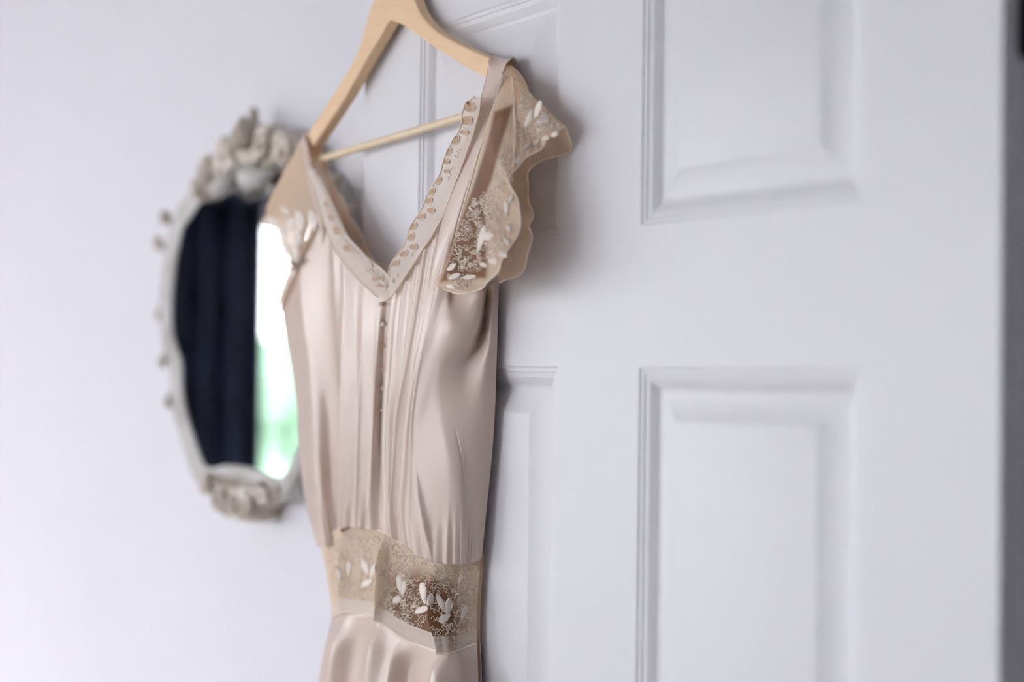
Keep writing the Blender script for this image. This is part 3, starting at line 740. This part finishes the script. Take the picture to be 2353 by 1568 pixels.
trimB, PTB = band(bl, br, .011, .009, 100, M['back_net'], 'neckline_trim'); trimB['label'] = 'tan lace edging of the back neckline'
def edge_cord(pts3, r, m, parent, name='edging_cord'):
    b = MB(); b.tube(pts3, r if not isinstance(r, list) else r[:len(pts3)], 6); return b.build(name, m, parent)
for P, par in ((PTR, trimR), (PTL, trimL)):
    edge_cord([Vector(p) + Vector((0, -.0006, 0)) for p in P[:, 0]], .0007, M['cord'], par)
    edge_cord([Vector(p) + Vector((0, -.0006, 0)) for p in P[:, -1]], .0008, M['cord'], par)
edge_cord([Vector(p) for p in PTB[:, -1]], .0006, M['cord'], trimB)

# a narrow silk binding between lace and silk on the left front
edge_cord([W(tuple(q) + (.0405,)) for q in poly_px([(716, 385), (738, 428), (756, 466), (776, 506), (794, 538), (812, 560), (834, 582), (856, 612)], 40)], .0011, M['embroidery'], trimL, 'binding')

treeTR = bvh([PTR]); treeTL = bvh([PTL])
def eyelet(tree, x, y, rx, ry, parent, ang=0.0):
    n = 16; b = MB(); ring = []
    c = cast(tree, x, y, .0008)
    if c is None: return
    for k in range(n):
        a = 2 * math.pi * k / n; dx, dy = rx * math.cos(a), ry * math.sin(a)
        p = cast(tree, x + dx * math.cos(ang) - dy * math.sin(ang), y + dx * math.sin(ang) + dy * math.cos(ang), .0008)
        ring.append(p if p is not None else at(x + dx * math.cos(ang) - dy * math.sin(ang), y + dx * math.sin(ang) + dy * math.cos(ang), -c.y))
    b.add([c] + ring, [(0, 1 + k, 1 + (k + 1) % n) for k in range(n)], 0)
    b.tube(ring, .0005, 5, closed=True, mi=1)
    b.build('eyelet', [M['eyelet'], M['embroidery']], parent)
for x, y, rx, ry, a in ((1080, 246, 14, 12, .3), (1074, 278, 13, 11, -.2), (1068, 305, 10, 7, 0), (1048, 323, 13, 8, -1.0), (1032, 350, 11, 6, -1.1), (1027, 372, 8, 7, 0), (1028, 394, 7, 6, 0), (1009, 416, 11, 6, -1.0), (994, 441, 11, 6, -1.0), (987, 462, 9, 7, -.5), (992, 484, 9, 8, 0), (970, 499, 10, 7, -.6), (951, 521, 11, 7, -.8), (946, 545, 11, 7, -1.0), (952, 568, 9, 8, 0), (929, 584, 11, 7, -.7), (910, 606, 11, 7, -.7)):
    eyelet(treeTR, x, y, rx, ry, trimR, a)
for x, y, rx, ry, a in ((752, 470, 6, 9, -.4), (762, 500, 6, 9, -.4), (776, 530, 8, 11, -.4), (798, 570, 9, 8, .5), (848, 622, 6, 5, 0), (862, 640, 6, 7, 0), (876, 640, 6, 6, 0), (870, 656, 5, 5, 0), (884, 658, 6, 6, 0)):
    eyelet(treeTL, x, y, rx, ry, trimL, a)

# --------------------------------------------- sleeves: seam loop -> hem loop
def sleeve(st, ns, nt_, mid, name='sleeve'):
    seam = np.array([W(a) for a, b in st]); hem = np.array([W(b) for a, b in st])
    k = np.arange(len(st)); t = np.linspace(0, len(st) - 1, nt_)
    A = hermite(k, seam, t); B = hermite(k, hem, t); P = np.zeros((ns, nt_, 3))
    for i in range(ns):
        f = i / (ns - 1)
        P[i] = A * (1 - f) + B * f
        P[i, :, 1] -= mid * math.sin(math.pi * f) * np.interp(t, [0, len(st) / 2, len(st) - 1], [1, .3, -.2])
    return P, t
stR = [((1018, 640, .037), (1022, 664, .047)), ((1033, 585, .040), (1066, 676, .056)), ((1055, 505, .041), (1112, 652, .059)), ((1080, 425, .040), (1160, 606, .058)),
       ((1098, 352, .038), (1191, 508, .054)), ((1116, 292, .037), (1177, 428, .052)), ((1134, 236, .034), (1200, 372, .042)), ((1150, 190, .029), (1246, 332, .030)),
       ((1164, 156, .021), (1303, 292, .016)), ((1176, 160, .009), (1301, 348, .006)), ((1186, 230, .006), (1243, 372, .009)), ((1180, 330, .007), (1209, 432, .016)),
       ((1166, 430, .007), (1220, 500, .021)), ((1158, 530, .007), (1225, 548, .024)), ((1150, 600, .007), (1190, 626, .030)), ((1144, 645, .009), (1152, 650, .022))]
PSR, tt = sleeve(stR, 46, 190, .010)
fl = np.linspace(0, 1, 46)[:, None]
PSR[:, :, 1] -= fl ** 1.5 * (.0035 * np.sin(tt * 2.6) + .0015 * np.sin(tt * 6.1 + 1))[None, :]
sR = MB(); sR.grid(PSR)
SHADE_REGION = [(1136, 256), (1180, 240), (1166, 290), (1150, 336), (1132, 411), (1114, 453), (1116, 503), (1122, 560), (1118, 640), (1060, 640), (1010, 650), (1033, 590), (1060, 500), (1086, 430), (1113, 345)]  # where the sleeve's dark inside is painted onto the net
slR = sR.build('sleeve', M['net'], dress, uv=flat_uv(PSR)); inner_shade(slR, SHADE_REGION, 12, 1.0); slR['label'] = 'sheer tan lace flutter sleeve nearest the panels'
stL = [((646, 692, .014), (641, 736, .012)), ((662, 655, .022), (672, 634, .032)), ((690, 602, .028), (668, 602, .036)), ((712, 555, .032), (656, 574, .036)),
       ((724, 512, .0335), (642, 538, .034)), ((722, 468, .0335), (626, 522, .030)), ((712, 420, .030), (606, 510, .022)), ((702, 372, .026), (606, 494, .016)),
       ((692, 324, .020), (614, 476, .012)), ((700, 330, .006), (622, 486, .006)), ((706, 400, .009), (640, 520, .002)), ((700, 500, .007), (655, 570, .000)), ((680, 600, .006), (662, 630, .002)), ((655, 690, .006), (648, 720, .006))]
PSL, tl_ = sleeve(stL, 40, 150, .006)
fl = np.linspace(0, 1, 40)[:, None]
PSL[:, :, 1] -= fl ** 1.3 * (.003 * np.sin(tl_ * 2.4))[None, :]
sLm = MB(); sLm.grid(PSL); slL = sLm.build('sleeve', M['net'], dress, uv=flat_uv(PSL)); slL['label'] = 'sheer tan lace flutter sleeve in front of the mirror'
for P, par in ((PSR, slR), (PSL, slL)):
    edge_cord([Vector(p) for p in P[-1]], .0007, M['cord'], par, 'hem_cord')
# inner fold of silk along the armhole of the right sleeve
edge_cord([W(q) for q in ((1158, 172, .028), (1128, 268, .0365), (1100, 352, .0395), (1078, 432, .041), (1056, 508, .042), (1036, 585, .041), (1022, 640, .039))], .0011, M['cord'], slR, 'armhole_binding')

# --------------------------------------------- embroidery
treeW = bvh([PW]); treeSR = bvh([PSR[:, :110]]); treeSL = bvh([PSL[:, :95]])
def leafm(tree, x0, y0, x1, y1, w, parent, name='embroidered_leaf', lift=.0006, h=.0013):
    nl, nw = 15, 7; dx, dy = x1 - x0, y1 - y0; L = math.hypot(dx, dy); nx, ny = -dy / L, dx / L
    P = np.zeros((nl, nw, 3)); last = None
    for i in range(nl):
        f = i / (nl - 1); ww = w * .5 * (math.sin(math.pi * (.06 + .90 * f) ** .85)) ** .75 * (1 + .10 * math.cos(i * math.pi))
        for j in range(nw):
            g_ = j / (nw - 1) * 2 - 1
            x, y = x0 + dx * f + nx * ww * g_, y0 + dy * f + ny * ww * g_
            rise = h * (1 - g_ * g_) * (.75 + .25 * (i % 2)) * (0.55 if j == nw // 2 else 1)
            p = cast(tree, x, y, lift + rise)
            if p is None: p = at(x, y, -last.y if last is not None else .036)
            if last is not None and abs(p.y - last.y) > .006: p = at(x, y, -last.y)
            P[i, j] = p; last = p
    b = MB(); b.grid(P); return b.build(name, M['embroidery'], parent)
for q in ((917, 1321, 923, 1366, 15), (931, 1338, 926, 1372, 11), (906, 1383, 923, 1372, 17),
          (970, 1340, 979, 1388, 17), (992, 1364, 985, 1394, 14), (956, 1408, 986, 1396, 15),
          (1004, 1366, 1022, 1406, 14), (1033, 1376, 1028, 1412, 18), (1009, 1430, 1034, 1412, 17),
          (834, 1287, 846, 1320, 14), (860, 1297, 852, 1328, 12), (834, 1347, 858, 1332, 14),
          (776, 1304, 784, 1334, 14), (802, 1288, 804, 1322, 12), (774, 1354, 794, 1342, 13), (1072, 1392, 1060, 1424, 12)):
    leafm(treeW, *q, waist)
for q in ((1115, 520, 1099, 580, 15), (1106, 546, 1137, 540, 20), (1169, 424, 1162, 470, 15), (1164, 462, 1166, 494, 11), (1180, 448, 1170, 468, 10),
          (1242, 232, 1228, 272, 13), (1246, 262, 1262, 282, 17), (1226, 252, 1206, 298, 13), (1235, 280, 1256, 276, 14),
          (1204, 346, 1218, 332, 11), (1226, 334, 1242, 322, 11), (1248, 322, 1262, 312, 11), (1268, 313, 1282, 305, 10), (1188, 378, 1196, 360, 12),
          (1168, 516, 1174, 536, 12), (1162, 548, 1172, 564, 13), (1150, 578, 1164, 592, 14), (1126, 598, 1146, 604, 13), (1104, 606, 1122, 612, 11), (1172, 402, 1178, 420, 10),
          (1030, 622, 1050, 606, 12), (1034, 640, 1060, 630, 13), (1066, 640, 1096, 634, 12), (1028, 656, 1048, 662, 10)):
    leafm(treeSR, *q, slR)
for q in ((616, 500, 640, 522, 18), (640, 520, 658, 552, 18), (655, 556, 672, 590, 15), (668, 594, 680, 622, 12), (686, 486, 694, 532, 22), (690, 536, 684, 576, 20), (716, 484, 722, 530, 18), (672, 500, 664, 530, 16), (648, 478, 668, 492, 13), (690, 580, 684, 612, 14)):
    leafm(treeSL, *q, slL)

def vermicelli(tree, region, count, parent, rad, seed):
    rnd = random.Random(seed); b = MB(); xs = [p[0] for p in region]; ys = [p[1] for p in region]
    occ = set()
    for _ in range(count):
        for _t in range(40):
            x, y = rnd.uniform(min(xs), max(xs)), rnd.uniform(min(ys), max(ys))
            if inside(region, x, y) and (int(x / 5), int(y / 5)) not in occ: break
        else: continue
        a = rnd.uniform(0, 6.28); sg_ = rnd.choice((-1, 1)); pts = []; left = 0; last = None; own = set()
        for k in range(110):
            if left <= 0: sg_ = -sg_; rr_ = rnd.uniform(2.4, 3.8); left = rnd.uniform(2.2, 4.2)
            stp = 1.5; a += sg_ * stp / rr_; left -= stp / rr_
            x += math.cos(a) * stp; y += math.sin(a) * stp
            if not inside(region, x, y): break
            cell = (int(x / 3), int(y / 3))
            if cell in occ and k > 12 and cell not in own and rnd.random() < .5: break
            p = cast(tree, x, y, .0006)
            if p is None or (last is not None and (p - last).length > .004): break
            pts.append(p); last = p; own.add(cell)
        occ |= own
        if len(pts) > 8: b.tube(pts, rad, 4, caps=False)
    o = b.build('vermicelli_cord', M['cord'], parent); o['kind'] = 'stuff'; o['label'] = 'fine looping cord embroidery'
vermicelli(treeW, [(742, 1262), (792, 1222), (890, 1232), (930, 1262), (985, 1296), (1062, 1302), (1100, 1292), (1094, 1470), (1030, 1495), (925, 1458), (872, 1416), (800, 1400), (768, 1405)], 330, waist, .00038, 3)
vermicelli(treeSR, [(1078, 470), (1092, 445), (1120, 440), (1160, 470), (1186, 500), (1160, 590), (1110, 625), (1060, 625), (1030, 615), (1050, 545)], 130, slR, .00038, 5)
vermicelli(treeSR, [(1200, 205), (1232, 212), (1290, 290), (1230, 325), (1192, 350), (1188, 260)], 70, slR, .00034, 8)
vermicelli(treeSR, [(1150, 350), (1178, 330), (1176, 420), (1150, 470), (1122, 450)], 40, slR, .00034, 15)
edge_cord([p for p in (cast(treeSR, x, y, .0012) for x, y in poly_px([(1176, 178), (1182, 215), (1184, 265), (1185, 315), (1182, 360), (1177, 400), (1174, 424)], 24)) if p], [.0003 + .0004 * math.sin(math.pi * i / 23) for i in range(24)], M['cord'], slR, 'fold_edge')
vermicelli(treeSR, [(1026, 628), (1060, 625), (1100, 640), (1095, 668), (1060, 672), (1026, 660)], 20, slR, .00038, 9)
vermicelli(treeTL, [(730, 440), (770, 530), (830, 615), (890, 670), (894, 650), (840, 592), (790, 525), (745, 430)], 40, trimL, .0004, 11)
vermicelli(treeTR, [(1085, 270), (1060, 350), (1020, 450), (960, 560), (905, 655), (900, 640), (950, 590), (985, 520), (1020, 420), (1050, 350)], 40, trimR, .0004, 12)

# borders of the waistband
for row, nm in ((0, 'top_border'), (-1, 'bottom_border')):
    pts = [Vector(p) + Vector((0, -.0008, 0)) for p in PW[row]]
    edge_cord(pts, .0010, M['cord'], waist, nm)
b = MB(); Pb = PW[-9:].copy(); Pb[:, :, 1] -= .0008
b.grid(Pb); b.build('lace_border', M['trim_net'], waist, uv=uvs(Pb))
# --------------------------------------------- buttons
treeB = bvh([PL, PR])
for i, (x, y) in enumerate(((880, 699), (878.5, 744), (879, 794), (877, 848), (875, 892), (872.5, 943))):
    p = cast(treeB, x, y, .0045)
    b = MB(); b.ball(p, .0023, 12, 8); bt = b.build('pearl_button', M['pearl'], bodice)
    q = MB(); r0 = cast(treeB, x + 7, y - 1, .0035)
    ring = [r0 + Vector((.0021 * math.cos(a), -.0004, .0019 * math.sin(a))) for a in np.linspace(0, 2 * math.pi, 11)[:-1]]
    q.tube(ring, .0007 if i < 3 else .0004, 5, closed=True); q.build('button_loop_shade', M['amber'], bt)  # lower three thin loops stand in for brown shadow beside the pearls
